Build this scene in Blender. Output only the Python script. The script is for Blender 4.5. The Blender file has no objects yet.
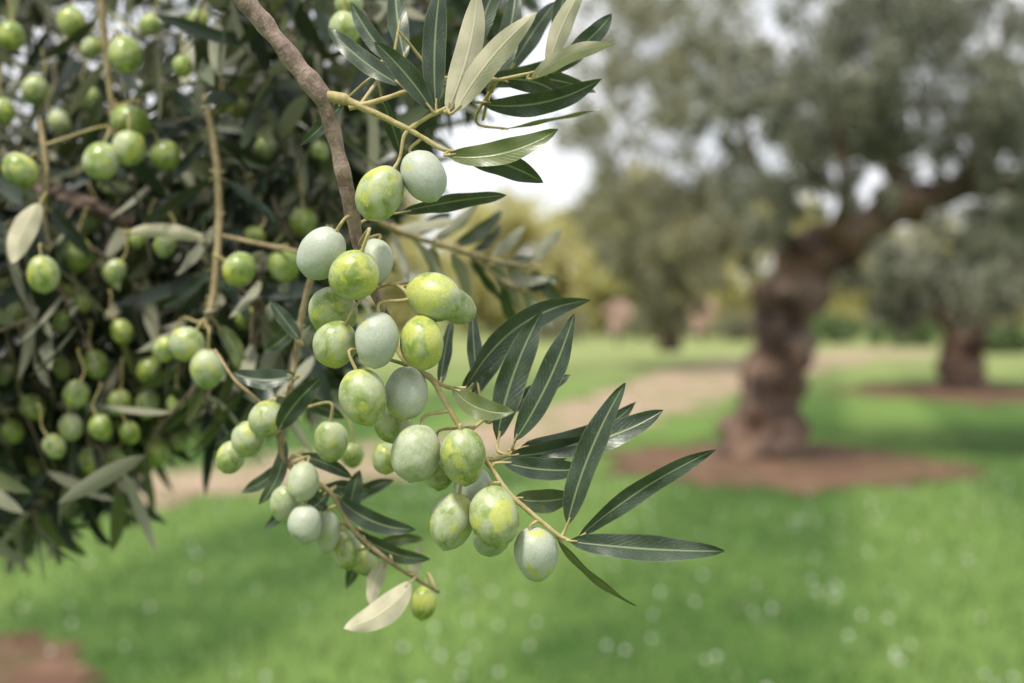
import bpy, math, random
import numpy as np
from mathutils import Vector, Matrix, Quaternion, noise
random.seed(7); rng = np.random.default_rng(11)
scene = bpy.context.scene
col = scene.collection
FPX = 50/36*1024
PITCH = math.atan(41.5/FPX)
CAM = Vector((0,0,1.5))
FW = Vector((0,math.cos(PITCH),-math.sin(PITCH))); RT = Vector((1,0,0)); UP = RT.cross(FW)
def at(px,py,d): return CAM+FW*d+RT*((px-512)/FPX*d)+UP*((341.5-py)/FPX*d)
def topx(P):
    v=P-CAM; d=v.dot(FW); return 512+v.dot(RT)/d*FPX, 341.5-v.dot(UP)/d*FPX, d

# ------------------------------------------------------------ materials
def newmat(name):
    m=bpy.data.materials.new(name); m.use_nodes=True
    nt=m.node_tree; nt.nodes.clear()
    out=nt.nodes.new('ShaderNodeOutputMaterial'); b=nt.nodes.new('ShaderNodeBsdfPrincipled')
    nt.links.new(b.outputs[0],out.inputs[0]); return m,nt,b,out
def N(nt,t,**k):
    n=nt.nodes.new(t)
    for a,v in k.items(): setattr(n,a,v)
    return n
def setin(nt,sock,v):
    if hasattr(v,'links') or isinstance(v,bpy.types.NodeSocket): nt.links.new(v,sock)
    elif isinstance(v,(tuple,list)) and len(v)==3 and sock.type=='RGBA': sock.default_value=(*v,1)
    else: sock.default_value=v
def mix(nt,f,a,b,mode='MIX'):
    n=N(nt,'ShaderNodeMix',data_type='RGBA',blend_type=mode)
    setin(nt,n.inputs[0],f); setin(nt,n.inputs[6],a); setin(nt,n.inputs[7],b); return n.outputs[2]
def mth(nt,op,a,b=0.0,c=0.0):
    n=N(nt,'ShaderNodeMath',operation=op); setin(nt,n.inputs[0],a); setin(nt,n.inputs[1],b)
    if op in('MULTIPLY_ADD','SMOOTH_MIN'): setin(nt,n.inputs[2],c)
    return n.outputs[0]
def rng_(nt,v,a,b,c=0.0,d=1.0,smooth=True):
    n=N(nt,'ShaderNodeMapRange'); n.interpolation_type='SMOOTHSTEP' if smooth else 'LINEAR'
    setin(nt,n.inputs[0],v); 
    for i,x in enumerate((a,b,c,d)): setin(nt,n.inputs[i+1],x)
    return n.outputs[0]
def noi(nt,vec,scale,detail=3,rough=.55,dist=0.0):
    n=N(nt,'ShaderNodeTexNoise'); n.inputs['Scale'].default_value=scale; n.inputs['Detail'].default_value=detail
    n.inputs['Roughness'].default_value=rough; n.inputs['Distortion'].default_value=dist
    if vec is not None: nt.links.new(vec,n.inputs['Vector'])
    return n.outputs['Fac']
def bump(nt,b,h,strength,dist):
    n=N(nt,'ShaderNodeBump'); n.inputs['Strength'].default_value=strength; n.inputs['Distance'].default_value=dist
    nt.links.new(h,n.inputs['Height']); nt.links.new(n.outputs[0],b.inputs['Normal'])

def leaf_material(name,dark,mid,olive,under,trans=.12,detail=True):
    m,nt,b,out=newmat(name)
    at_=N(nt,'ShaderNodeAttribute',attribute_name='tint'); tint=at_.outputs['Fac']
    tc=N(nt,'ShaderNodeTexCoord'); uv=N(nt,'ShaderNodeSeparateXYZ'); nt.links.new(tc.outputs['UV'],uv.inputs[0])
    geo=N(nt,'ShaderNodeNewGeometry')
    c1=mix(nt,rng_(nt,tint,0,.6),dark,mid); top=mix(nt,rng_(nt,tint,.6,1),c1,olive)
    und=mix(nt,rng_(nt,tint,0,1),tuple(x*.8 for x in under),under)
    rough_top=.35
    if detail:
        n1=noi(nt,tc.outputs['Object'],90,4); top=mix(nt,rng_(nt,n1,.3,.75),top,mix(nt,.6,top,tuple(min(1,x*2.0) for x in mid)))
        n3=noi(nt,tc.outputs['Object'],1400,2); top=mix(nt,rng_(nt,n3,.6,.72,0,.35),top,(.25,.3,.24))
        n2=noi(nt,tc.outputs['Object'],160,4); und=mix(nt,rng_(nt,n2,.35,.7,0,.35),und,tuple(x*.62 for x in under))
        dx=mth(nt,'ABSOLUTE',mth(nt,'SUBTRACT',uv.outputs[0],.5))
        rib=rng_(nt,dx,.015,.065,1,0)
        top=mix(nt,mth(nt,'MULTIPLY',rib,.75),top,(.27,.32,.16)); und=mix(nt,mth(nt,'MULTIPLY',rib,.7),und,(.66,.62,.42))
        ph=mth(nt,'SUBTRACT',mth(nt,'MULTIPLY',uv.outputs[1],110.0),mth(nt,'MULTIPLY',dx,42.0))
        vein=rng_(nt,mth(nt,'SINE',ph),.75,1,0,1)
        top=mix(nt,mth(nt,'MULTIPLY',vein,.14),top,(.2,.25,.14))
        edge=rng_(nt,dx,.44,.5,0,1); top=mix(nt,mth(nt,'MULTIPLY',edge,.35),top,(.25,.28,.12))
        h=mth(nt,'ADD',mth(nt,'MULTIPLY',rib,-1.0),mth(nt,'ADD',mth(nt,'MULTIPLY',vein,-.25),n1)); bump(nt,b,h,.35,.0006)
    c=mix(nt,geo.outputs['Backfacing'],top,und)
    nt.links.new(c,b.inputs['Base Color'])
    r=N(nt,'ShaderNodeMapRange'); nt.links.new(geo.outputs['Backfacing'],r.inputs[0]); r.inputs[3].default_value=rough_top; r.inputs[4].default_value=.75
    nt.links.new(r.outputs[0],b.inputs['Roughness']); b.inputs['Specular IOR Level'].default_value=.5
    t=N(nt,'ShaderNodeBsdfTranslucent'); nt.links.new(mix(nt,.5,c,(.16,.22,.04)) if trans<.3 else c,t.inputs[0])
    ms=N(nt,'ShaderNodeMixShader'); ms.inputs[0].default_value=trans
    nt.links.new(b.outputs[0],ms.inputs[1]); nt.links.new(t.outputs[0],ms.inputs[2]); nt.links.new(ms.outputs[0],out.inputs[0])
    return m
M={}
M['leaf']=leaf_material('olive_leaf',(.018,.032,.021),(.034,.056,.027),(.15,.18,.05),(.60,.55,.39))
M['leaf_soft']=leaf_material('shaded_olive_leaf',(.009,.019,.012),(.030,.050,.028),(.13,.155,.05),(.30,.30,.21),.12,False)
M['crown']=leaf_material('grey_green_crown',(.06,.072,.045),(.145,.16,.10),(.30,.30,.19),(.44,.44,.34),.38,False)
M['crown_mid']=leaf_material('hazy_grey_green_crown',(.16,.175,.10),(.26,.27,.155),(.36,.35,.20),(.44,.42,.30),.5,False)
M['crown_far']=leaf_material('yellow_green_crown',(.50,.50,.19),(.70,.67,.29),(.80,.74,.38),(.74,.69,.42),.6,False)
M['hedge']=leaf_material('dark_hedge',(.06,.12,.035),(.12,.19,.05),(.18,.25,.08),(.18,.24,.1),.3,False)
M['pink']=leaf_material('pink_shrub',(.6,.38,.33),(.75,.53,.46),(.8,.64,.56),(.7,.54,.48),.4,False)
def bark(name,a,b_,scale,bd,green=None):
    m,nt,b,out=newmat(name); tc=N(nt,'ShaderNodeTexCoord')
    n1=noi(nt,tc.outputs['Object'],scale,6,.65,.5); n2=noi(nt,tc.outputs['Object'],scale*5,4)
    c=mix(nt,rng_(nt,n1,.36,.64),a,b_); c=mix(nt,rng_(nt,n2,.55,.75,0,.5),c,tuple(min(1,x*1.7) for x in b_))
    if green: c=mix(nt,rng_(nt,noi(nt,tc.outputs['Object'],scale*.5,3),.5,.68,0,.7),c,green)
    nt.links.new(c,b.inputs['Base Color']); b.inputs['Roughness'].default_value=.8
    bump(nt,b,mth(nt,'ADD',n1,mth(nt,'MULTIPLY',n2,.4)),.8,bd); return m
M['bark']=bark('branch_bark',(.16,.11,.085),(.34,.25,.20),130,.0013)
M['shoot']=bark('young_shoot',(.33,.27,.10),(.46,.38,.19),160,.0005)
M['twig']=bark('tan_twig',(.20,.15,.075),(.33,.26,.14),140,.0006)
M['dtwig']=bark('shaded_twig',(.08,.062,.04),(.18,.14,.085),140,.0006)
M['trunk']=bark('old_trunk',(.045,.026,.018),(.22,.135,.092),2.6,.15,(.30,.22,.17))
def olive_mat():
    m,nt,b,out=newmat('olive_skin'); tc=N(nt,'ShaderNodeTexCoord'); oi=N(nt,'ShaderNodeObjectInfo')
    sc=N(nt,'ShaderNodeSeparateColor'); nt.links.new(oi.outputs['Color'],sc.inputs[0])
    off=N(nt,'ShaderNodeVectorMath',operation='ADD'); cmb=N(nt,'ShaderNodeCombineXYZ')
    rr=mth(nt,'MULTIPLY',oi.outputs['Random'],40.0)
    for i in range(3): nt.links.new(rr,cmb.inputs[i])
    nt.links.new(tc.outputs['Object'],off.inputs[0]); nt.links.new(cmb.outputs[0],off.inputs[1]); v=off.outputs[0]
    base=mix(nt,rng_(nt,noi(nt,v,1.2,2),.3,.7),(.19,.27,.05),(.30,.37,.09))
    bl=mth(nt,'ADD',noi(nt,v,1.2,5,.6,.4),mth(nt,'MULTIPLY',sc.outputs[0],.42))
    blm=rng_(nt,bl,.50,.78)
    fine=noi(nt,v,9,6,.72); blm2=mth(nt,'MULTIPLY',blm,rng_(nt,fine,.32,.6,.62,.95))
    colr=mix(nt,blm2,base,mix(nt,rng_(nt,sc.outputs[0],.3,1),(.45,.485,.31),(.475,.50,.445)))
    yel=rng_(nt,mth(nt,'ADD',noi(nt,v,1.05,4,.58,.2),mth(nt,'MULTIPLY',sc.outputs[1],.21)),.60,.71,0,.85)
    colr=mix(nt,yel,colr,mix(nt,rng_(nt,fine,.35,.65),(.42,.46,.08),(.54,.55,.13)))
    vo=N(nt,'ShaderNodeTexVoronoi'); vo.inputs['Scale'].default_value=4.6; nt.links.new(v,vo.inputs['Vector'])
    dots=rng_(nt,vo.outputs['Distance'],.07,.16,.7,0)
    colr=mix(nt,dots,colr,(.66,.69,.50))
    vo2=N(nt,'ShaderNodeTexVoronoi'); vo2.inputs['Scale'].default_value=1.6; nt.links.new(v,vo2.inputs['Vector'])
    sp=rng_(nt,vo2.outputs['Distance'],.03,.06,.6,0); colr=mix(nt,sp,colr,(.14,.12,.05))
    mp=N(nt,'ShaderNodeMapping'); mp.inputs['Scale'].default_value=(5,5,.8); nt.links.new(v,mp.inputs[0])
    st=noi(nt,mp.outputs[0],2,4,.7); colr=mix(nt,rng_(nt,st,.55,.75,0,.2),colr,(.18,.25,.06))
    nt.links.new(colr,b.inputs['Base Color'])
    nt.links.new(rng_(nt,blm2,0,1,.24,.46),b.inputs['Roughness'])
    b.inputs['Subsurface Weight'].default_value=.15; b.inputs['Subsurface Radius'].default_value=(.5,.6,.2); b.inputs['Subsurface Scale'].default_value=.004
    bump(nt,b,mth(nt,'ADD',fine,mth(nt,'MULTIPLY',dots,.6)),.18,.0006)
    return m
M['olive']=olive_mat()
def ground_mat(name,kind):
    m,nt,b,out=newmat(name); tc=N(nt,'ShaderNodeTexCoord'); v=tc.outputs['Object']
    if kind=='lawn':
        c=mix(nt,rng_(nt,noi(nt,v,.35,4),.35,.65),(.050,.108,.018),(.098,.172,.034))
        c=mix(nt,rng_(nt,noi(nt,v,1.3,6,.75),.38,.66),c,(.034,.082,.014))
        c=mix(nt,rng_(nt,noi(nt,v,7,6,.8),.5,.72,0,.7),c,(.16,.235,.08))
        sx=N(nt,'ShaderNodeSeparateXYZ'); nt.links.new(v,sx.inputs[0])
        st=mth(nt,'SINE',mth(nt,'ADD',mth(nt,'MULTIPLY',sx.outputs[0],2.4),mth(nt,'MULTIPLY',sx.outputs[1],-.55)))
        c=mix(nt,rng_(nt,st,-.3,.8,0,.6),c,(.165,.255,.06))
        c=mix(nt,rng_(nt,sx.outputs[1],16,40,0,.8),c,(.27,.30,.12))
    else:
        a,bb=((.33,.23,.16),(.46,.35,.26)) if kind=='path' else ((.115,.062,.04),(.21,.122,.08))
        c=mix(nt,rng_(nt,noi(nt,v,1.5,5,.65),.3,.7),a,bb)
        c=mix(nt,rng_(nt,noi(nt,v,5,6,.8),.45,.65,0,.6),c,tuple(x*.5 for x in a))
        c=mix(nt,rng_(nt,noi(nt,v,.9,7,.8),.48,.60,0,.8) if kind=='path' else rng_(nt,noi(nt,v,1.3,7,.8),.50,.63,0,.75),c,(.14,.19,.05) if kind=='path' else (.08,.10,.03))
    nt.links.new(c,b.inputs['Base Color']); b.inputs['Roughness'].default_value=.95; b.inputs['Specular IOR Level'].default_value=.15
    bump(nt,b,noi(nt,v,30,4),.6,.03); return m
M['lawn']=ground_mat('lawn_grass','lawn'); M['path']=ground_mat('dry_soil','path'); M['mulch']=ground_mat('red_brown_soil','mulch')
m,nt,b,out=newmat('grass_blade'); a_=N(nt,'ShaderNodeAttribute',attribute_name='tint')
nt.links.new(mix(nt,a_.outputs['Fac'],(.038,.09,.014),(.17,.245,.07)),b.inputs['Base Color']); b.inputs['Roughness'].default_value=.6; M['blade']=m
m,nt,b,out=newmat('white_petal'); tc=N(nt,'ShaderNodeTexCoord')
nt.links.new(mix(nt,noi(nt,tc.outputs['Object'],20,2),(.62,.66,.6),(.85,.86,.8)),b.inputs['Base Color']); M['petal']=m

# ------------------------------------------------------------ mesh helpers
def link(name,me,parent=None,mats=()):
    o=bpy.data.objects.new(name,me); col.objects.link(o)
    for mm in mats: me.materials.append(mm)
    if parent: o.parent=parent
    return o
def tag(o,label=None,cat=None,group=None,kind=None):
    if label:o['label']=label
    if cat:o['category']=cat
    if group:o['group']=group
    if kind:o['kind']=kind
    return o
def thing(name,loc,label,cat,group=None):
    o=bpy.data.objects.new(name,None); col.objects.link(o); o.location=loc; o.empty_display_size=.05
    return tag(o,label,cat,group)
def setpar(o,p):
    o.parent=p
    mw=Matrix.LocRotScale(p.location,p.rotation_quaternion if p.rotation_mode=='QUATERNION' else p.rotation_euler,p.scale)
    o.matrix_parent_inverse=mw.inverted()
def prof(u):
    w=(u**.62)*((1-u)**.72); return w/.40
def leaves_arrays(B,D,Nn,L,W,bow,curl,fold,nu,nv=3):
    B=np.asarray(B,float).reshape(-1,3);n=len(B)
    D=np.asarray(D,float).reshape(-1,3);D=D/np.linalg.norm(D,axis=1,keepdims=True)
    Nn=np.asarray(Nn,float).reshape(-1,3);Nn=Nn-D*(Nn*D).sum(1,keepdims=True);Nn/=np.linalg.norm(Nn,axis=1,keepdims=True)+1e-9
    S=np.cross(Nn,D)
    f=lambda x:(np.ones(n)*x)[:,None,None]
    L,W,bow,curl,fold=map(f,(L,W,bow,curl,fold))
    u=np.linspace(0,1,nu);v=np.linspace(-1,1,nv);U,V=np.meshgrid(u,v,indexing='ij')
    w=np.maximum(prof(np.clip(U,0.0,1.0)),.03)
    U_=U[None];V_=V[None];w_=w[None]
    cd=L*U_; cs=.5*W*w_*V_+bow*L*4*U_*(1-U_); cn=fold*.5*W*w_*(np.abs(V_)**1.3)-curl*L*U_**2
    if nv>3: cn=cn+.07*W*np.sin(U_*15+bow*90+V_*1.5)*np.abs(V_)
    P=B[:,None,None,:]+cd[...,None]*D[:,None,None,:]+cs[...,None]*S[:,None,None,:]+cn[...,None]*Nn[:,None,None,:]
    q=[]
    for i in range(nu-1):
        for j in range(nv-1):
            q.append((i*nv+j,(i+1)*nv+j,(i+1)*nv+j+1,i*nv+j+1))
    q=np.array(q);F=(q[None]+(np.arange(n)*nu*nv)[:,None,None]).reshape(-1,4)
    uvt=np.stack([(V.ravel()+1)/2,U.ravel()],1)
    UVl=np.tile(uvt[q.ravel()],(n,1))
    return P.reshape(-1,3),F,UVl,nu*nv
def quads_mesh(name,V,F,UV=None,tint=None,smooth=True):
    me=bpy.data.meshes.new(name); nf=len(F)
    me.vertices.add(len(V)); me.vertices.foreach_set('co',np.asarray(V,np.float32).ravel())
    me.loops.add(nf*4); me.loops.foreach_set('vertex_index',np.asarray(F,np.int32).ravel())
    me.polygons.add(nf); me.polygons.foreach_set('loop_start',np.arange(0,nf*4,4,dtype=np.int32))
    me.update(calc_edges=True)
    if smooth: me.polygons.foreach_set('use_smooth',np.ones(nf,bool))
    if UV is not None:
        l=me.uv_layers.new(name='UVMap'); l.data.foreach_set('uv',np.asarray(UV,np.float32).ravel())
    if tint is not None:
        a=me.attributes.new('tint','FLOAT','POINT'); a.data.foreach_set('value',np.asarray(tint,np.float32))
    me.validate(); me.update(); return me
def catmull(P,k=6):
    P=[np.array(p,float) for p in P]; P=[2*P[0]-P[1]]+P+[2*P[-1]-P[-2]]; o=[]
    for i in range(1,len(P)-2):
        for t in np.linspace(0,1,k,endpoint=False):
            a,b_,c,d=P[i-1],P[i],P[i+1],P[i+2]
            o.append(.5*((2*b_)+(-a+c)*t+(2*a-5*b_+4*c-d)*t*t+(-a+3*b_-3*c+d)*t**3))
    o.append(P[-2]); return np.array(o)
def tube(PR,n=8,k=6,wob=0.0,wf=60.,flare=None):
    C=catmull(PR,k); V=[];F=[]; T=np.gradient(C[:,:3],axis=0); ref=np.array([.3,-1,.2])
    for i,(c,t) in enumerate(zip(C,T)):
        t=t/(np.linalg.norm(t)+1e-12); s=np.cross(t,ref)
        s/=np.linalg.norm(s)+1e-9; ref=np.cross(s,t)
        for j in range(n):
            a=2*math.pi*j/n; r=max(c[3],1e-5)
            d=s*math.cos(a)+ref*math.sin(a)
            if wob: 
                p=c[:3]+d*r; r*=1+wob*noise.noise(Vector(p*wf))*1.6
                if flare: r*=1+flare*max(0,math.sin(a*5+p[2]*2.2))*.5
            V.append(c[:3]+d*r)
    m=len(C)
    for i in range(m-1):
        for j in range(n):
            a=i*n+j;b_=i*n+(j+1)%n; F.append((a,b_,b_+n,a+n))
    return np.array(V),np.array(F)
def joinarr(L):
    V=[];F=[];o=0
    for v,f in L: V.append(v);F.append(f+o);o+=len(v)
    return np.concatenate(V),np.concatenate(F)
def pxtube(pts,n=8,wob=.0,wf=60.,k=6):
    PR=[]
    for (x,y,d,r) in pts:
        p=at(x,y,d); PR.append((p.x,p.y,p.z,r*d/FPX))
    return tube(PR,n,k,wob,wf)

# ------------------------------------------------------------ branches in the foreground
STEMS=[]
def reg(pts):
    C=catmull([tuple(at(p[0],p[1],p[2])) for p in pts],8)
    for c in C: STEMS.append(Vector(c))
def stem(parent,name,pts,mat,n=10,wob=.12,wf=120.,knob=False):
    V,F=pxtube(pts,n,wob,wf,10 if n>10 else 7)
    o=link(name,quads_mesh(name,V,F),None,[M[mat]]); setpar(o,parent); reg(pts); return o
def one_leaf(parent,bx,by,tx,ty,w,tint=.3,under=False,d0=.6,d1=None,bow=0.,roll=None,curl=.04,stalkmax=.035,mat='leaf',label=None):
    d1=d0 if d1 is None else d1
    B=at(bx,by,d0);T=at(tx,ty,d1);D=T-B;L=D.length;Dn=D.normalized()
    cn=(CAM-B).normalized(); cn=(cn-Dn*cn.dot(Dn)).normalized()
    roll=random.uniform(-.45,.45) if roll is None else roll
    Nn=Quaternion(Dn,roll)@cn
    if under: Nn=-Nn
    W=w*d0/FPX*1.05
    sgn=-1 if under else 1
    V,F,UV,k=leaves_arrays([B],[Dn],[Nn],L,W,bow*sgn,curl,.22,18,7)
    tn=np.full(len(V),tint)
    best=None
    for s in STEMS:
        q=(s-B).length
        if best is None or q<best[0]: best=(q,s)
    if best and best[0]<stalkmax and best[0]>.0008:
        s=best[1]; mid=B-Dn*best[0]*.45
        PR=[(*s,.00075),(*mid.lerp(s,.25),.0007),(*(B+Dn*.004),.0005)]
        V2,F2=tube(PR,6,5)
    else:
        s=B-Dn*.005; PR=[(*s,.0007),(*(B+Dn*.004),.0005)]; V2,F2=tube(PR,6,4)
    nF=len(F); F=np.concatenate([F,F2+len(V)]); V=np.concatenate([V,V2]); UV=np.concatenate([UV,np.zeros((len(F2)*4,2))]); tn=np.concatenate([tn,np.ones(len(V2))])
    me=quads_mesh('leaf',V,F,UV,tn); o=link('leaf',me,None,[M[mat],M['shoot']])
    mi=np.zeros(len(me.polygons),np.int32); mi[nF:]=1; me.polygons.foreach_set('material_index',mi)
    setpar(o,parent)
    if label:o['label']=label
    return o
def auto_leaves(parent,pts,step,Lpx,wpx,tmin=0.,tmax=.7,start=1,punder=.25,mat='leaf_soft',spread=1.0):
    C=catmull([(p[0],p[1],p[2]) for p in pts],8); acc=0
    for i in range(1,len(C)):
        seg=np.linalg.norm((C[i]-C[i-1])[:2]); acc+=seg
        if acc>step and i>start:
            acc=0; t=C[i]-C[i-1]; a=math.atan2(t[1],t[0])
            for s in (-1,1):
                if random.random()<.15: continue
                ang=a+s*random.uniform(.5,1.1)*spread; l=Lpx*random.uniform(.7,1.15)
                one_leaf(parent,C[i][0]+4*math.cos(ang),C[i][1]+4*math.sin(ang),C[i][0]+l*math.cos(ang),C[i][1]+l*math.sin(ang),wpx*random.uniform(.8,1.1),
                   random.uniform(tmin,tmax),random.random()<punder,C[i][2]+.02,C[i][2]+random.uniform(0.0,.05),random.uniform(-.05,.05),random.uniform(-.9,.9),random.uniform(0,.15),.03,mat)
br=thing('olive_branch',at(262,22,.6),'sharp brown olive branch hanging through the middle, with dark slender leaves','olive branch')
stem(br,'main_stem',[(222,-30,.60,11),(262,20,.60,10),(298,66,.60,9.3),(317,90,.60,11),(326,108,.602,9.5),(333,135,.605,7.8),(341,165,.607,7.6),(347,190,.61,6.8),(357,235,.617,7),(372,285,.62,5.5),(387,318,.622,3.5)],'bark',24,.2,120.)
S=lambda pts,mat='shoot',name='side_shoot':stem(br,name,pts,mat,9,.16,220.)
S([(322,95,.6,6.5),(343,99,.6,6),(352,103,.6,4.5),(385,118,.6,3.2),(415,133,.6,2.8),(440,148,.6,2.2),(456,152,.6,1.6)])
S([(349,108,.6,3.5),(375,102,.6,2.8),(405,92,.602,2.4),(437,86,.605,2.2),(485,82,.61,2),(535,72,.61,1.6),(575,60,.61,1)])
S([(408,130,.6,2.5),(428,117,.6,2.5),(446,108,.598,2.2),(455,98,.6,1.4)])
S([(380,300,.62,3.6),(392,338,.622,3.2),(410,366,.612,3.2),(431,378,.605,3.2),(444,400,.6,2.8),(462,430,.6,2.7),(489,465,.6,2.7),(508,492,.598,2.6),(532,514,.597,2.4),(558,535,.596,2.3),(574,542,.596,1.5)])
S([(430,377,.605,2.3),(447,387,.602,2),(466,388,.602,1.5)])
S([(484,460,.602,2.4),(500,458,.606,2.2),(520,448,.61,1.6),(532,440,.61,1)])
S([(370,290,.62,2.4),(390,284,.61,2),(404,290,.6,1.9),(413,306,.6,1.6)])
S([(466,434,.60,2.),(484,420,.612,1.8),(500,412,.615,1.4),(520,396,.618,.9)])
S([(360,105,.6,2),(378,80,.62,1.8),(392,60,.635,1.5),(400,20,.64,1.2)])
LV=[ # bx,by,tx,ty,w,tint,under,d0,d1,bow,roll
(436,108,441,-22,24,.15,False,.6,.6,.03,-.2),
(447,112,478,-12,27,.8,True,.597,.60,-.05,.15),
(455,112,537,14,25,.6,True,.595,.59,.05,-.1),
(432,110,374,42,22,.35,False,.598,.59,-.04,.2),
(402,86,327,24,20,.25,False,.612,.62,.05,.3),
(530,80,615,43,17,.7,True,.61,.60,.08,.3),
(482,104,602,78,24,.25,False,.618,.63,-.09,.3),
(447,156,557,128,24,1.0,False,.598,.59,-.09,-.25),
(462,155,543,182,25,.2,False,.602,.61,.06,.3),
(402,212,508,197,18,.1,False,.64,.65,.03,.5),
(548,68,584,-14,20,.7,True,.62,.62,.04,.2),
(562,62,612,14,20,.2,False,.63,.64,-.03,.2),
(500,80,560,95,22,.2,False,.62,.63,.1,.2),
(470,84,600,95,20,.1,False,.64,.66,.08,.2),
(405,60,395,-20,20,.15,False,.645,.66,.03,.2),
(392,62,350,2,17,.2,False,.65,.66,.03,-.2),
(500,130,602,116,9,1.,False,.64,.66,.05,1.1),
(490,95,520,-20,22,.15,False,.65,.66,-.03,.2),
(555,50,572,-30,16,.2,False,.66,.66,.03,.2),
(470,60,505,-30,20,.3,False,.66,.67,.03,.2),
(380,95,400,160,16,.1,False,.66,.67,.03,.4),
(500,75,585,55,18,.15,False,.67,.68,-.05,.3),
(510,70,560,0,20,.1,False,.68,.69,.03,.3),
(497,440,543,311,30,.3,False,.612,.62,.05,.25),
(514,442,574,314,27,.12,False,.605,.60,-.04,-.35),
(466,388,590,300,26,.3,False,.628,.65,.13,.3),
(452,388,514,412,22,.95,False,.60,.595,-.13,-.1),
(478,392,475,310,16,.05,False,.65,.655,.02,.4),
(520,448,663,410,30,.25,False,.61,.615,-.08,-.25),
(522,447,640,402,22,.15,False,.63,.65,-.1,.2),
(510,456,596,438,24,.2,False,.606,.61,-.05,.4),
(502,462,588,468,22,.1,False,.60,.605,-.05,-.1),
(514,498,576,496,24,.75,False,.6,.61,-.06,.2),
(500,414,570,375,18,.1,False,.64,.65,.02,.2),
(462,392,503,345,16,.1,False,.66,.66,.02,.2),
(440,385,452,320,14,.1,False,.66,.67,.02,.5),
(470,400,520,330,15,.15,False,.67,.68,.02,.5),
(567,526,623,383,27,.2,False,.597,.59,.04,-.3),
(578,538,718,450,21,.25,False,.596,.60,.045,.35),
(568,541,725,549,26,.2,False,.595,.59,-.02,-.2),
(556,537,634,609,12,.95,False,.597,.60,-.07,.9),
(345,100,300,145,14,.2,False,.64,.65,.03,.2),
]
for l in LV: one_leaf(br,*l,curl=random.uniform(-.02,.12),stalkmax=.04)

br2=thing('olive_branch',at(290,390,.7),'slightly blurred lower olive twig, a pale dry leaf at its end','olive branch')
s2=[(330,225,.70,3.5),(305,300,.71,3.2),(292,380,.705,3),(280,440,.70,3),(292,468,.70,2.8),(330,492,.70,2.6),(352,528,.70,2.5),(385,558,.70,2.5),(415,578,.71,2),(438,592,.72,1.5)]
stem(br2,'main_stem',s2,'twig'); 
s2b=[(280,440,.70,2.5),(262,405,.70,2.2),(235,380,.70,1.8),(215,350,.72,1.5)]; stem(br2,'side_shoot',s2b,'twig')
for l in [(412,582,344,629,27,.9,True,.70,.69,.1,.1),(386,560,372,607,17,.5,True,.71,.71,-.1,.3),(415,580,420,545,14,1.,True,.71,.71,.05,.5),
          (335,495,415,530,20,.2,False,.70,.69,-.1,.2),(300,455,352,478,14,.2,False,.7,.7,.05,.1),(285,440,258,505,15,.7,False,.7,.7,.1,.3),(352,528,430,560,18,.5,False,.71,.7,-.1,.4),
          (278,430,322,378,22,.05,False,.69,.68,.05,.1),(300,340,270,300,14,.1,False,.7,.7,.0,.2),(295,375,232,372,20,.2,False,.7,.7,.1,.3),(350,520,360,470,18,.15,False,.71,.71,.05,.2),(262,405,212,452,18,.05,False,.71,.73,.08,.3),
          (330,490,290,520,16,.3,False,.71,.71,.08,.3),(300,330,340,285,15,.1,False,.72,.73,.05,.3),(300,320,262,352,16,.1,False,.72,.74,.05,.3),(292,400,345,420,15,.1,False,.72,.74,.05,.3),(320,488,375,492,15,.15,False,.72,.73,.05,.3)]:
    one_leaf(br2,*l,mat='leaf')
for l in [(288,462,240,492,14,.2,False,.73,.74,.05,.3),(300,470,330,515,14,.3,False,.74,.75,-.05,.2),(360,535,345,590,14,.4,False,.74,.75,.05,.3),(340,505,395,480,15,.2,False,.74,.75,.05,.3),(372,548,425,540,13,.8,False,.73,.74,.08,.3),(310,480,262,530,14,.15,False,.75,.76,.05,.3)]:
    one_leaf(br2,*l,mat='leaf')
br3=thing('olive_branch',at(216,200,.85),'blurred tan olive twig hanging straight down left of the main stem','olive branch')
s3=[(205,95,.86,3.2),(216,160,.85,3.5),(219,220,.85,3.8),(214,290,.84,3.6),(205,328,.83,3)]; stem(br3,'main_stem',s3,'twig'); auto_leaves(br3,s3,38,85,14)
s3b=[(219,235,.85,2.5),(260,244,.84,2.6),(300,252,.82,2),(330,258,.80,1.5)]; stem(br3,'side_shoot',s3b,'twig')
one_leaf(br3,218,325,240,372,16,1.,False,.84,.84,.1,.1); one_leaf(br3,128,232,212,240,15,.9,True,.86,.86,.05,.2)
one_leaf(br3,210,300,236,262,16,.1,False,.86,.86,.1,.1)
br4=thing('olive_branch',at(430,240,.85),'blurred leafy olive twig reaching right behind the uppermost hanging olives','olive branch')
s4=[(365,215,.80,3),(400,232,.82,2.8),(450,248,.85,2.5),(500,262,.88,2),(545,268,.9,1.5)]; stem(br4,'main_stem',s4,'twig'); auto_leaves(br4,s4,18,62,14,.5,1.,5,.5)
s4b=[(470,254,.86,2),(500,280,.88,1.8),(530,292,.9,1.2)];stem(br4,'side_shoot',s4b,'twig'); auto_leaves(br4,s4b,18,48,13,.5,1.,3,.5)
br5=thing('olive_branch',at(108,60,.9),'blurred upright tan olive twig near the top left corner','olive branch')
s5=[(98,-30,.9,3.4),(105,40,.9,3.4),(110,90,.9,3),(114,135,.9,2.6)]; stem(br5,'main_stem',s5,'twig'); auto_leaves(br5,s5,45,75,13)
br6=thing('olive_branch',at(50,180,.85),'blurred thin olive twig at the left edge with one pale turned leaf','olive branch')
s6=[(40,120,.86,3),(46,170,.85,2.8),(44,215,.85,2.2),(50,250,.85,1.8)]; stem(br6,'main_stem',s6,'twig'); auto_leaves(br6,s6,40,70,13)
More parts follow.
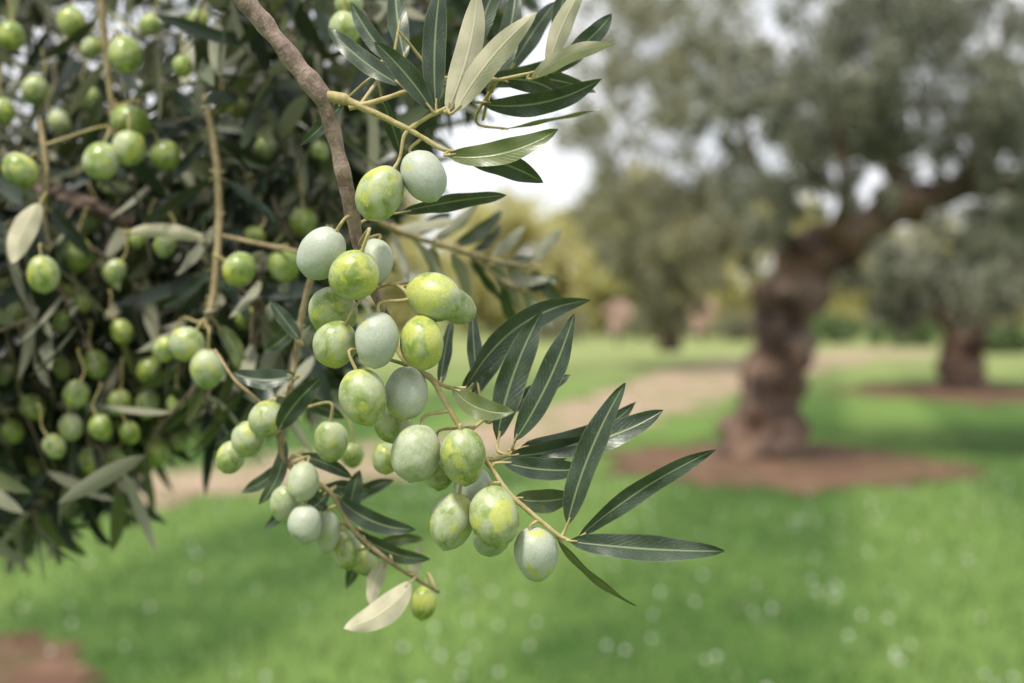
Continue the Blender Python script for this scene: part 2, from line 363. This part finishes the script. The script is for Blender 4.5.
one_leaf(br6,40,203,12,264,24,1.,True,.83,.82,-.05,.1)

# ------------------------------------------------------------ olives
def olive_mesh(seed):
    nu,nv=40,28; V=[];F=[]
    for i in range(nv+1):
        th=math.pi*i/nv
        for j in range(nu):
            a=2*math.pi*j/nu
            r=math.sin(th)**.94 if 0<i<nv else 0.003
            z=math.cos(th)
            z-=.07*math.exp(-(th/.16)**2); z-=.06*math.exp(-((math.pi-th)/.13)**2)
            r*=1+.045*math.cos(th)*(1 if seed%2 else -.6)
            p=Vector((r*math.cos(a),r*math.sin(a),z)); q=1+.05*noise.noise(p*1.1+Vector((seed*7,0,0)))+.014*noise.noise(p*3+Vector((0,seed*5,0)))
            p=p*q; p.x+=.04*z*z
            V.append(p)
    for i in range(nv):
        for j in range(nu):
            F.append((i*nu+j,(i+1)*nu+j,(i+1)*nu+(j+1)%nu,i*nu+(j+1)%nu))
    me=quads_mesh('olive',np.array(V),np.array(F)); me.materials.append(M['olive']); return me
OM=[olive_mesh(s) for s in range(6)]
G1='olives hanging on the sharp middle branch'
OL=[
(380,193,23,29,.597,.35,.5,28,'shiny yellowish green olive left of the topmost pair beside the brown stem'),
(424,176,22,28,.60,.95,.0,-28,'powdery grey olive right of the topmost pair, under the pale leaves'),
(322,253,23,28,.597,1.,.0,35,'powdery blue grey olive at upper left, touching the brown stem'),
(374,263,19,25,.618,.8,.1,10,'grey green olive partly hidden behind a yellow patched one just below the stem'),
(354,275,25,26,.592,.25,.8,20,'round yellow patched green olive at the top of the main cluster'),
(333,311,25,24,.615,.25,.15,40,'plain green olive half hidden below the yellow patched round one'),
(433,297,24,29,.60,.4,.6,-68,'large sideways lying olive with yellow patches at the right of the upper cluster'),
(455,306,17,22,.622,.3,.1,-60,'shaded olive peeping out behind the large sideways lying olive'),
(335,344,22,24,.60,.4,.3,30,'light green olive at the left edge of the main cluster, level with the centre'),
(377,340,22,28,.592,.85,.1,3,'pale grey green olive hanging in the centre of the main cluster'),
(422,342,22,28,.596,.25,.8,-5,'green olive with a bright yellow patch, right of the pale central olive'),
(363,397,24,29,.592,.4,.5,-15,'big speckled yellow green olive at the lower left of the main cluster'),
(406,393,22,27,.606,.75,.2,3,'grey green olive tucked right beside the big speckled one'),
(393,424,19,20,.625,.3,.1,0,'shaded green olive mostly hidden beneath the big speckled one'),
(416,453,25,29,.596,.6,.25,12,'smooth grey green olive, left one of the pair below the main cluster'),
(463,457,23,29,.595,.4,.3,-5,'freckled green olive, right one of the pair below the main cluster'),
(438,470,17,20,.622,.2,.2,0,'dark green olive wedged behind the gap of the lower pair'),
(452,521,22,29,.60,.5,.4,15,'dull yellow green olive at the left of the bottom group'),
(494,516,25,31,.592,.4,.6,-8,'largest bright yellow green olive in the bottom group'),
(474,490,20,22,.618,.8,.0,0,'grey olive showing above and behind the largest bottom one'),
(491,539,18,17,.62,.6,.0,0,'olive whose grey tip shows under the largest bottom one'),
(536,554,22,27,.597,.85,.1,-12,'powdery pale olive hanging lowest on its own near the branch tip'),
]
G2='slightly blurred olives left of and below the main cluster'
OL2=[
(267,419,18,19,.70,.5,.4,20,'slightly blurred pale olive, upper right of a trio left of the big cluster'),
(248,439,17,18,.70,.5,.5,20,'slightly blurred olive, middle one of the trio left of the big cluster'),
(231,457,14,17,.71,.3,.5,20,'slightly blurred olive, lowest one of the trio left of the big cluster'),
(331,441,17,21,.69,.4,.5,0,'yellow green olive on its own left of the lower pair'),
(303,482,16,20,.69,.6,.1,10,'greyish olive at the top of the lower blurred bunch'),
(285,504,15,19,.70,.6,.2,10,'olive at the left edge of the lower blurred bunch'),
(305,524,17,20,.69,.8,.0,0,'powdery grey olive in the middle of the lower blurred bunch'),
(327,532,13,22,.70,.7,.0,5,'slim greyish olive right of the powdery one in the lower blurred bunch'),
(346,550,15,20,.71,.4,.2,-10,'green olive near the right end of the lower blurred bunch'),
(364,560,13,16,.73,.4,.3,-10,'small green olive ending the lower blurred bunch on the right'),
(386,458,14,16,.69,.3,.3,0,'blurred olive in the gap left of the smooth grey green olive'),
(352,455,12,13,.76,.2,.3,0,'dim olive between the lone yellow green one and the lower pair'),
(424,603,13,17,.74,.1,.7,8,'small lone yellow green olive hanging beneath the pale dry leaf twig'),
(207,369,17,20,.80,.5,.4,5,'blurred olive, lower one of two at the end of the hanging tan twig'),
(187,344,18,17,.80,.5,.5,30,'blurred olive, upper left of two at the end of the hanging tan twig'),
(165,349,12,13,.86,.3,.4,30,'dim small olive left of the two at the tan twig end'),
(239,269,18,16,.82,.2,.5,-60,'bright blurred olive right of the hanging tan twig'),
(284,265,16,17,.84,.1,.0,10,'dark blurred olive between the tan twig and the powdery blue grey olive'),
(125,54,17,19,.88,.2,.4,-20,'round blurred olive right of the upright tan twig near the top'),
(131,122,20,17,.9,.1,.0,20,'dark blurred olive on the upright tan twig above the bright pair'),
(101,161,18,19,.86,.3,.4,5,'bright blurred olive, left one of the pair under the upright twig'),
(129,148,17,18,.86,.3,.4,-5,'bright blurred olive, right one of the pair under the upright twig'),
(165,155,15,16,.9,.1,.1,-30,'dim blurred olive right of the bright pair in the upper left'),
(20,170,19,16,.84,.3,.5,40,'yellow green blurred olive at the left edge above the pale turned leaf'),
(43,274,16,19,.83,.3,.6,-5,'bright blurred olive directly below the pale turned leaf'),
(79,255,15,17,.95,.1,.2,0,'dim olive right of the one below the pale turned leaf'),
(255,236,11,9,.92,.1,.4,30,'tiny blurred olive above the bright one right of the tan twig'),
(303,222,14,15,.92,.1,.1,0,'dim blurred olive left of the brown stem above the powdery grey one'),
(345,28,16,17,.75,.3,.2,0,'blurred olive at the top just right of the thick brown stem'),
(349,5,14,14,.8,.3,.3,0,'blurred olive cut by the top edge right of the thick stem'),
(10,36,15,15,.95,.1,.3,0,'blurred olive in the top left corner at the frame edge'),
(71,22,14,16,.95,.1,.3,0,'blurred olive just left of the upright twig at the top'),
]
G3=[('blurred green olive in the shaded bunch at lower left','far olives in the lower left bunch',
 [(75,395,13),(97,366,13),(68,424,12),(36,408,12),(102,430,12),(90,460,12),(115,455,11),(155,452,12),(146,402,12),(121,405,12),(148,370,12),(54,446,11),(8,371,12),(60,366,11),(14,430,11),(178,405,12),(200,428,10),(128,430,10),(30,470,10),(176,440,9)]),
 ('small blurred green olive among dark leaves at mid left','far olives among the dark leaves at mid left',
 [(165,246,11),(118,270,11),(172,215,13),(165,300,11),(18,312,11),(60,320,10),(122,330,11),(90,222,11),(248,318,11),(262,350,9),(140,240,9),(30,345,10),(85,300,9)]),
 ('small blurred olive high among the leaves at upper left','far olives in the upper left foliage',
 [(36,92,13),(240,110,11),(60,120,11),(200,20,11),(150,25,11),(268,150,11),(320,150,9),(90,95,10),(180,65,10),(5,110,11),(90,50,10)])]
ALL=[list(o)+[G1] for o in OL]+[list(o)+[G2] for o in OL2]
NFIX=len(ALL)
for lab,g,L in G3:
    for (x,y,r) in L:
        ALL.append([x+random.uniform(-3,3),y+random.uniform(-3,3),r*1.0,r*random.uniform(1.05,1.25),random.uniform(.88,1.04),random.uniform(.1,.45),random.uniform(.1,.5),random.uniform(-40,40),lab,g])
for it in range(40):
    for i in range(len(ALL)):
        for j in range(i+1,len(ALL)):
            a,b_=ALL[i],ALL[j]
            if abs(a[4]-b_[4])>.05 or abs(a[0]-b_[0])>70 or abs(a[1]-b_[1])>70: continue
            k=.6/FPX if a[4]<.66 else .85/FPX
            ra=(a[2]+a[3])/2*k; rb=(b_[2]+b_[3])/2*k; dist=math.hypot(a[0]-b_[0],a[1]-b_[1])*k
            need=(.93*(ra+rb))**2-dist**2
            if need>0:
                need=math.sqrt(need); dd=abs(a[4]-b_[4])
                if dd<need:
                    s=(need-dd)*.25; f,bk=(a,b_) if a[4]<=b_[4] else (b_,a)
                    f[4]-=s*.5; bk[4]+=s
for i,(x,y,hw,hl,d,bloom,yel,ang,lab,g) in enumerate(ALL):
    c=at(x,y,d); rx=hw*d/FPX; rz=hl*d/FPX
    a=math.radians(ang or 0); axis=(RT*math.sin(a)+UP*math.cos(a)-FW*random.uniform(-.35,.25)).normalized()
    q=axis.to_track_quat('Z','Y')@Quaternion((0,0,1),random.uniform(0,6.28))
    o=bpy.data.objects.new('olive',OM[i%6]); col.objects.link(o)
    o.rotation_mode='QUATERNION'; o.rotation_quaternion=q; o.location=c; o.scale=(rx,rx,rz)
    o.color=(bloom,yel,random.random(),1); tag(o,lab,'olive',g)
    T=c+axis*rz*.9
    best=None
    if d<.96:
        for s in STEMS:
            v=s-T; up=v.dot(UP)
            cost=v.length+(.02 if up<-.002 else 0)
            if best is None or cost<best[0]: best=(cost,s)
    if best and best[0]<(.045 if i<NFIX else .025): A=best[1]
    else: A=T+axis*.008+UP*.014+RT*random.uniform(-.006,.006)
    dl=(A-T).length
    C=[T,T+axis*dl*.35,A.lerp(T,.3)+UP*dl*.1,A]
    V,F=tube([(*C[0],.00085),(*C[1],.0007),(*C[2],.0008),(*C[3],.001)],7,5)
    st=link('stalk',quads_mesh('stalk',V,F),None,[M['shoot']]); setpar(st,o)

# ------------------------------------------------------------ left olive tree
poly=[(-420,-330),(680,-330),(600,-40),(530,30),(470,120),(410,215),(368,260),(350,330),(342,400),(300,445),(215,465),(160,480),(135,525),(100,572),(40,588),(-60,570),(-420,600)]
def inpoly(x,y):
    c=False;n=len(poly)
    for i in range(n):
        x1,y1=poly[i];x2,y2=poly[(i+1)%n]
        if (y1>y)!=(y2>y) and x<(x2-x1)*(y-y1)/(y2-y1)+x1: c=not c
    return c
SHOW=[i<NFIX or random.random()<.85 for i in range(len(ALL))]
OA=np.array([[o_[0],o_[1],o_[2]*(1 if i<NFIX else .85)+(3 if i<NFIX else 1),o_[3]*(1 if i<NFIX else .85)+(3 if i<NFIX else 1),o_[4]] for i,o_ in enumerate(ALL) if SHOW[i]])
def crowds(x,y,d):
    return bool(np.any((d<OA[:,4]+.015)&(((x-OA[:,0])/OA[:,2])**2+((y-OA[:,1])/OA[:,3])**2<1.15)))
tr=thing('olive_tree',(-2.9,4.6,0),'blurred dark leafy olive tree filling the left side behind the sharp branch','olive tree')
V,F=tube([(-2.9,4.6,-.05,.36),(-2.88,4.58,.4,.27),(-2.95,4.5,1.0,.24),(-2.8,4.3,1.5,.22),(-2.4,3.9,1.9,.17)],20,6,.3,3.,.3); o=link('trunk',quads_mesh('trunk',V,F),None,[M['trunk']]); setpar(o,tr)
for LP in [[(-2.85,4.35,1.4,.15),(-2.2,3.4,1.95,.10),(-1.5,2.5,2.25,.06),(-.8,1.7,2.2,.03),(-.35,1.1,2.0,.014),(-.2,.75,1.82,.008),(-.145,.62,1.665,.0055)],
    [(-2.6,4.1,1.7,.12),(-2.1,3.2,1.6,.08),(-1.3,2.2,1.75,.045),(-.75,1.5,1.7,.02),(-.45,1.1,1.62,.01),(-.25,.95,1.55,.005)],
    [(-2.7,4.2,1.6,.12),(-2.4,3.4,2.3,.08),(-1.8,2.8,2.9,.05),(-1.0,2.2,3.2,.02)]]:
    o=link('limb',quads_mesh('limb',*tube(LP,10,6,.2,8.)),None,[M['trunk']]); setpar(o,tr)
twigs=[];LB=[];LD=[];LN=[];LL=[];LW=[];LT=[]
def add_twig(P,D,length,npair,Ll,Wl):
    pts=[];p=P.copy();d=D.normalized();side=d.orthogonal().normalized();side=Quaternion(d,random.uniform(0,6.28))@side
    n=5
    for k in range(n+1):
        X,Y,Z=topx(p)
        if not inpoly(X,Y+45) or crowds(X,Y,Z): break
        pts.append((*p,.0015*(1-k/n*.75))); d=(d+Vector((random.gauss(0,.12),random.gauss(0,.12),random.gauss(-.08,.08)))).normalized(); p=p+d*(length/n)
    if len(pts)<2: return False
    npair=max(1,round(npair*(len(pts)-1)/n))
    twigs.append(tube(pts,5,2))
    C=catmull([q[:3] for q in pts],4)
    for k in range(npair):
        t=(k+.6)/npair*(len(C)-1); i=min(int(t),len(C)-2); c=Vector(C[i])*(1-(t-i))+Vector(C[i+1])*(t-i); ax=Vector(C[i+1]-C[i]).normalized()
        sd=Quaternion(ax,1.57*(k%2)+random.uniform(-.3,.3))@side; sd=(sd-ax*sd.dot(ax)).normalized()
        for s in (-1,1):
            if random.random()<.08: continue
            dd=(ax*random.uniform(.5,1.1)+sd*s).normalized()
            X,Y,Z=topx(c+dd*Ll*.6)
            if not inpoly(X,Y): continue
            if any(crowds(*topx(c+dd*Ll*f)) for f in (.1,.25,.4,.5,.6,.7,.8,.95)):
                if random.random()<.94: continue
            nn=ax*.6-dd*.2+Vector((random.gauss(0,.5),random.gauss(-.1,.5),random.gauss(.5,.4)))
            LB.append(c);LD.append(dd);LN.append(nn);LL.append(Ll*random.uniform(.7,1.2));LW.append(Wl*random.uniform(.8,1.25))
            LT.append(random.random()**1.4)
    return True
for zone,(n,d0,d1,x0,x1,y0,y1) in enumerate([(520,.90,1.5,-60,580,-60,590),(400,1.5,2.5,-120,480,110,540),(22,.9,2.0,-420,640,-330,-130),(60,.85,1.8,-420,-60,0,560),(60,.85,1.3,200,400,230,450)]):  # out-of-frame zones above and left: unseen leaves added to shade the foliage
    k=0;tries=0
    while k<n and tries<20000:
        tries+=1
        x=random.uniform(x0,x1);y=random.uniform(y0,y1)
        if not inpoly(x,y): continue
        if zone<2:
            e=0
            for dx,dy in((55,0),(0,55),(45,45)):
                if not inpoly(x+dx,y+dy): e+=1
            if random.random()<e*.17: continue
            if zone==1 and y>400 and random.random()<.7: continue
            if zone==0 and y>440 and random.random()<.35: continue
            if zone==1 and y<180 and random.random()<.75: continue
            if zone==0 and y<150 and random.random()<(.8 if x<240 else .55): continue
            if zone==1 and x>320 and random.random()<.5: continue
        d=random.uniform(d0,d1); P=at(x,y-40,d)
        D=Vector((random.gauss(.1,.5),random.gauss(-.1,.4),random.gauss(-.6,.5)))
        if add_twig(P,D,random.uniform(.09,.19),random.randint(7,11),.052,.0094): k+=1
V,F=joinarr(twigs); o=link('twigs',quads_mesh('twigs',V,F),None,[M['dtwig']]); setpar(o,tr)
V,F,UV,k=leaves_arrays([tuple(v) for v in LB],[tuple(v) for v in LD],[tuple(v) for v in LN],np.array(LL),np.array(LW),rng.normal(0,.03,len(LB)),rng.uniform(0,.15,len(LB)),.25,8,3)
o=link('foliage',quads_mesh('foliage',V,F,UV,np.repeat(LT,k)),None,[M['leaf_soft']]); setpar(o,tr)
print('left leaves',len(LB))

# ------------------------------------------------------------ background trees
def crown(parent,blobs,mat,L,W,tmax=1.0,name='crown',droop=.2,cl=(.09,.2)):
    B=[];TT=[]
    for (px,py,d,rx,ry,dep,nc,nl) in blobs:
        k=d/FPX; c0=np.array(at(px,py,d))
        v=rng.normal(size=(nc,3)); v/=np.linalg.norm(v,axis=1,keepdims=True); rr=rng.uniform(.3,1.,(nc,1))**.6
        C=c0+v*rr*np.array([rx*k,dep,ry*k])
        cs=min(rx*k,ry*k)*rng.uniform(cl[0],cl[1],(nc,1,1))
        P=C[:,None,:]+rng.normal(size=(nc,nl,3))*cs*np.array([1,1,1.15])
        B.append(P.reshape(-1,3)); TT.append(np.repeat(rng.uniform(.1,.85,nc),nl))
    B=np.concatenate(B); TT=np.concatenate(TT); kk=B[:,2]>.05; B=B[kk]; TT=TT[kk]; n=len(B)
    D=rng.normal(size=(n,3))+np.array([0,0,-droop]); Nn=rng.normal(size=(n,3))+np.array([0,0,.7])
    V,F,UV,k=leaves_arrays(B,D,Nn,L*rng.uniform(.7,1.3,n),W*rng.uniform(.7,1.3,n),0,.1,.2,4,3)
    t=np.clip(TT+rng.normal(0,.15,n),0,tmax)
    o=link(name,quads_mesh(name,V,F,UV,np.repeat(t,k)),None,[M[mat]]); setpar(o,parent); return o
def trunkpx(parent,paths,name='trunk',n=22,wob=.32,wf=3.2,fl=.35):
    L=[]
    for i,(d,pts) in enumerate(paths):
        PR=[]
        for q in pts:
            dd=d+(q[3] if len(q)>3 else 0); p=at(q[0],q[1],dd); PR.append((p.x,p.y,p.z,q[2]*dd/FPX))
        L.append(tube(PR,n,7,wob,wf,fl if i==0 else .15))
    o=link(name,quads_mesh(name,*joinarr(L)),None,[M['trunk']]); setpar(o,parent); return o
GT='blurred olive trees standing on the lawn'
d=13.8
b0=at(762,455,d); t1=thing('olive_tree',(b0.x,b0.y,0),'big blurred old olive tree at right with a thick leaning gnarled trunk','olive tree',GT)
trunkpx(t1,[(d,[(760,468,52),(762,452,42),(766,430,33),(770,405,28),(774,380,27),(780,350,25),(786,320,25),(794,290,28),(808,264,27),(836,243,21),(868,228,19),(893,212,19,.1),(925,197,15,.3),(968,187,13,.5),(1040,178,11,.7),(1100,150,7,.8)])],n=28,wob=.42,wf=4.2,fl=.45)
for pth in [[(898,215,12,.2),(893,170,9,.3),(884,125,7,.4),(890,60,5,.5),(905,-20,4,.6)],
            [(960,190,9,.5),(985,140,7,.5),(1000,70,5,.6),(1010,0,4,.7)],
            [(798,285,15),(788,245,9,-.2),(775,205,5,-.5),(752,150,4,-.8),(735,90,3,-1)],
            [(820,262,10),(842,210,6,-.6),(840,140,5,-1),(825,70,4,-1.2)]]:
    trunkpx(t1,[(d,pth)],'limb',12,.3,4.)
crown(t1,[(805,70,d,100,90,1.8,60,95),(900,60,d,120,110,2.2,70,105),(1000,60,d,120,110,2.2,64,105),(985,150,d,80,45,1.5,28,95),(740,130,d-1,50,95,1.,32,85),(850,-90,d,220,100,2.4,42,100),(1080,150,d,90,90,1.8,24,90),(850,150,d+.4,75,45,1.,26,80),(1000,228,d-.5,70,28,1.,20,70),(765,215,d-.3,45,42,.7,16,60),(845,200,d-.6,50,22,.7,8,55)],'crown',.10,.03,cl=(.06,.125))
d=24
b0=at(962,388,d); t2=thing('olive_tree',(b0.x,b0.y,0),'smaller blurred olive tree farther back at right with a short dark trunk','olive tree',GT)
trunkpx(t2,[(d,[(962,394,30),(962,382,24),(960,360,18),(966,335,18),(975,310,14),(990,280,9)])]); trunkpx(t2,[(d,[(962,340,12),(940,305,9),(915,275,5)])],'limb',12,.2,3.)
crown(t2,[(950,280,d,85,50,2.,48,90),(1030,265,d,80,60,2.,42,90),(895,290,d,40,35,1.5,20,90),(1000,220,d,80,40,2,22,80),(870,250,d,30,40,1.5,12,80)],'crown',.16,.055)
d=31
b0=at(668,360,d); t3=thing('olive_tree',(b0.x,b0.y,0),'distant blurred olive tree left of the thick trunk, its crown drooping low','olive tree',GT)
trunkpx(t3,[(d,[(668,352,11),(668,335,9),(666,310,8),(660,270,6),(655,220,4)])])
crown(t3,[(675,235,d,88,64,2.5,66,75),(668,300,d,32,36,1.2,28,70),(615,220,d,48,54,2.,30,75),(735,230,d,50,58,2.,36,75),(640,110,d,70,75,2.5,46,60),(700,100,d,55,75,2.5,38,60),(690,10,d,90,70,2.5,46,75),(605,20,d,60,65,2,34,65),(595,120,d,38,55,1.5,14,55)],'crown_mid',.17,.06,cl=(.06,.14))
far=[(470,60,.95),(520,62,1.0),(565,66,1.05),(610,60,1.1),(655,64,1.15),(700,60,1.15),(750,64,1.05),(810,66,.9),(870,60,.8),(400,64,1.),(320,60,1.),(230,62,1.1),(140,66,1.),(40,60,1.),(940,64,.8),(1010,60,1.),(1100,62,1.)]
for x,d,s in far:
    h=140*s*random.uniform(.93,1.07)
    b0=at(x,335,d); t=thing('tree',(b0.x,b0.y,0),'blurred yellow green tree in the far belt behind the lawn','tree','far belt of yellow green trees')
    base=300+1.5/d*FPX
    trunkpx(t,[(d,[(x,base,5),(x+2,base-30,4),(x-2,base-h*.7,2)])],'trunk',8,.1,2.)
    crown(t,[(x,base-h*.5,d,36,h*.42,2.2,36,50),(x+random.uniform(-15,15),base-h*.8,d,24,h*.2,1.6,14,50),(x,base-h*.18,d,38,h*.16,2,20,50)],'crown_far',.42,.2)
for x,d,lab in [(618,48,'blurred pinkish shrub left of the distant drooping olive tree'),(702,50,'blurred pinkish shrub right of the distant drooping olive tree')]:
    b0=at(x,340,d); t=thing('shrub',(b0.x,b0.y,0),lab,'shrub'); base=300+1.5/d*FPX
    trunkpx(t,[(d,[(x,base,2),(x,base-12,1.5),(x+2,base-25,1)])],'stem',6,.1,2.)
    crown(t,[(x,base-28,d,13,17,.7,18,30)],'pink',.16,.09,name='foliage')
for i,(x,d,lab,mt,rx) in enumerate([(1005,40,'blurred dark green bush at the right edge behind the small tree','hedge',40),(905,46,'blurred green bush between the two olive trunks','hedge',40),
      (560,52,'low blurred bush at the far lawn edge behind the middle leaves','crown_mid',36),(655,54,'low blurred bush behind the foot of the distant drooping olive tree','crown_mid',34),(745,52,'low blurred bush just left of the thick gnarled trunk','crown_mid',34),(835,50,'low blurred bush just right of the thick gnarled trunk','hedge',32)]):
    b0=at(x,340,d); t=thing('bush',(b0.x,b0.y,0),lab,'bush'); base=300+1.5/d*FPX
    trunkpx(t,[(d,[(x,base,2),(x,base-10,1.5),(x+2,base-20,1)])],'stem',6,.1,2.)
    crown(t,[(x,base-13,d,rx,15,1.2,44,50)],mt,.16,.08,name='foliage')

# ------------------------------------------------------------ ground
me=bpy.data.meshes.new('lawn'); R=400
me.from_pydata([(-R,-60,0),(R,-60,0),(R,R,0),(-R,R,0)],[],[(0,1,2,3)]); o=link('lawn',me,None,[M['lawn']]); tag(o,'green mown lawn','lawn',None,'structure')
def patch(name,pts,z,mat,label,seed,amp=.25):
    C=catmull(pts+[pts[0]],14)[:-1]; c=C.mean(0); V=[(c[0],c[1],z)];
    for i,p in enumerate(C):
        s=1+amp*noise.noise(Vector((p[0]*.9+seed,p[1]*.5,seed)))+.3*noise.noise(Vector((p[0]*3,p[1]*3,seed)))+.15*noise.noise(Vector((p[0]*9,p[1]*9,seed)))
        q=c+(p-c)*s; V.append((q[0],q[1],z))
    n=len(C); F=[(0,1+i,1+(i+1)%n) for i in range(n)]
    me=bpy.data.meshes.new(name); me.from_pydata(V,[],F); o=link(name,me,None,[M[mat]]); tag(o,label,'soil',None,'structure')
def ring(name,px,py,rxm,rym,z,mat,label,seed):
    d=1.5*FPX/(py-300); X=(px-512)/FPX*d
    patch(name,[(X+rxm*math.cos(a),d+rym*math.sin(a)) for a in np.linspace(0,2*math.pi,12,endpoint=False)],z,mat,label,seed)
def strip(name,cl,z,mat,label,seed):
    C=catmull(cl,12); T=np.gradient(C[:,:2],axis=0)
    V=[];F=[]
    for i,(c,t) in enumerate(zip(C,T)):
        t=t/np.linalg.norm(t); n=np.array([-t[1],t[0]]); w=c[2]
        w1=w*(1+.8*noise.noise(Vector((i*.45,seed,0)))); w2=w*(1+.8*noise.noise(Vector((i*.45,seed+9,0))))
        V+= [(*(c[:2]+n*w1),z),(*(c[:2]-n*w2),z)]
    for i in range(len(C)-1): F.append((2*i,2*i+1,2*i+3,2*i+2))
    me=bpy.data.meshes.new(name); me.from_pydata(V,[],F); o=link(name,me,None,[M[mat]]); tag(o,label,'path',None,'structure')
strip('dirt_path',[(-14,8.5,.8),(-8,9.6,.85),(-4.2,10.8,.95),(-2.2,12,.95),(-.2,15,.95),(1.6,20,1.0),(3.2,25,1.2),(4.8,30,1.5),(7.5,36,1.6),(12,42,1.6)],.006,'path','pale dry soil path crossing the lawn',1)
ring('soil_ring',772,464,1.55,1.8,.011,'mulch','ring of red brown soil around the thick trunk',3)
ring('soil_ring',972,393,2.0,2.2,.011,'mulch','strip of red brown soil under the smaller right tree',5)
patch('soil_ring',[(-2.9+1.6*math.cos(a),4.8+1.6*math.sin(a)) for a in np.linspace(0,2*math.pi,12,endpoint=False)],.011,'mulch','bare brown soil patch in the lower left corner',8,.12)
n=28000
Y=rng.uniform(4.2,15.5,n); X=rng.uniform(-.55,.55,n)*Y
e1=((X+2.9)/1.55)**2+((Y-4.8)/1.5)**2; e2=((X-2.38)/1.42)**2+((Y-13.0)/1.65)**2
keep=(e1>rng.uniform(.75,1.25,n))&(e2>rng.uniform(.7,1.3,n))
pc=np.interp(X,[-14,-8,-4.2,-2.2,-.2,1.6],[8.5,9.6,10.8,12,15,20]); keep&=(np.abs(Y-pc)>rng.uniform(.6,1.2,n))|(X>1)|(rng.random(n)<.12)
X=X[keep];Y=Y[keep];n=len(X)
D=rng.normal(size=(n,3))*.35+np.array([0,0,1.]);Nn=rng.normal(size=(n,3));Nn[:,2]*=.2
V,F,UV,k=leaves_arrays(np.stack([X,Y,np.zeros(n)],1),D,Nn,rng.uniform(.03,.075,n),rng.uniform(.006,.012,n),0,.25,.1,4,3)
o=link('grass',quads_mesh('grass',V,F,UV,np.repeat(rng.random(n),k)),None,[M['blade']]); tag(o,'short green grass blades over the lawn','grass',None,'stuff')
V=[];F=[]
for i in range(230):
    y=random.uniform(4.5,13); x=random.uniform(-.1,.5)*y*.75 if random.random()<.75 else random.uniform(-.35,.0)*y
    if ((x-2.38)/1.7)**2+((y-13.0)/1.95)**2<1: continue
    z=random.uniform(.04,.07); r=random.uniform(.006,.012); o0=len(V); V.append((x,y,z+.006))
    m_=12
    for k in range(m_):
        a=6.283*k/m_; rr=r*(1 if k%2 else .7); V.append((x+rr*math.cos(a),y+rr*math.sin(a)*.8,z-.002+.006*math.sin(a)))
    for k in range(m_): F.append((o0,o0+1+k,o0+1+(k+1)%m_))
    b0_=len(V); V+=[(x-.001,y,0),(x+.001,y,0),(x,y,z)]; F.append((b0_,b0_+1,b0_+2))
me=bpy.data.meshes.new('daisies'); me.from_pydata(V,[],F); o=link('lawn_flowers',me,None,[M['petal']]); tag(o,'tiny white flowers scattered in the lawn','flowers',None,'stuff')

# ------------------------------------------------------------ sky, sun, camera
sv=Vector((-.32,-.42,1.1)).normalized()
w=bpy.data.worlds.new('World'); scene.world=w; w.use_nodes=True; nt=w.node_tree; nt.nodes.clear()
out=nt.nodes.new('ShaderNodeOutputWorld'); bg=nt.nodes.new('ShaderNodeBackground'); nt.links.new(bg.outputs[0],out.inputs[0])
sky=N(nt,'ShaderNodeTexSky',sky_type='NISHITA'); sky.sun_disc=False; sky.sun_elevation=math.asin(sv.z); sky.sun_rotation=math.atan2(sv.x,sv.y)
tc=N(nt,'ShaderNodeTexCoord'); cl=noi(nt,tc.outputs['Generated'],3.4,6,.6,.3)
c=mix(nt,rng_(nt,cl,.34,.54,.5,1),sky.outputs[0],(12.4,12.6,13.2)); nt.links.new(c,bg.inputs[0]); bg.inputs[1].default_value=.093
sd=bpy.data.lights.new('sun','SUN'); sd.energy=4.2; sd.angle=math.radians(8); sd.color=(1,.95,.85); so=bpy.data.objects.new('sun',sd); col.objects.link(so); so.rotation_euler=sv.to_track_quat('Z','Y').to_euler()
cd=bpy.data.cameras.new('camera'); cam=bpy.data.objects.new('camera',cd); col.objects.link(cam); cam.location=CAM; cam.rotation_euler=(math.pi/2-PITCH,0,0)
cd.lens=50; cd.sensor_width=36; cd.clip_start=.02; cd.clip_end=1500
cd.dof.use_dof=True; cd.dof.focus_distance=.597; cd.dof.aperture_fstop=6.5
scene.camera=cam
scene.view_settings.view_transform='Standard'; scene.view_settings.look='None'; scene.view_settings.exposure=0
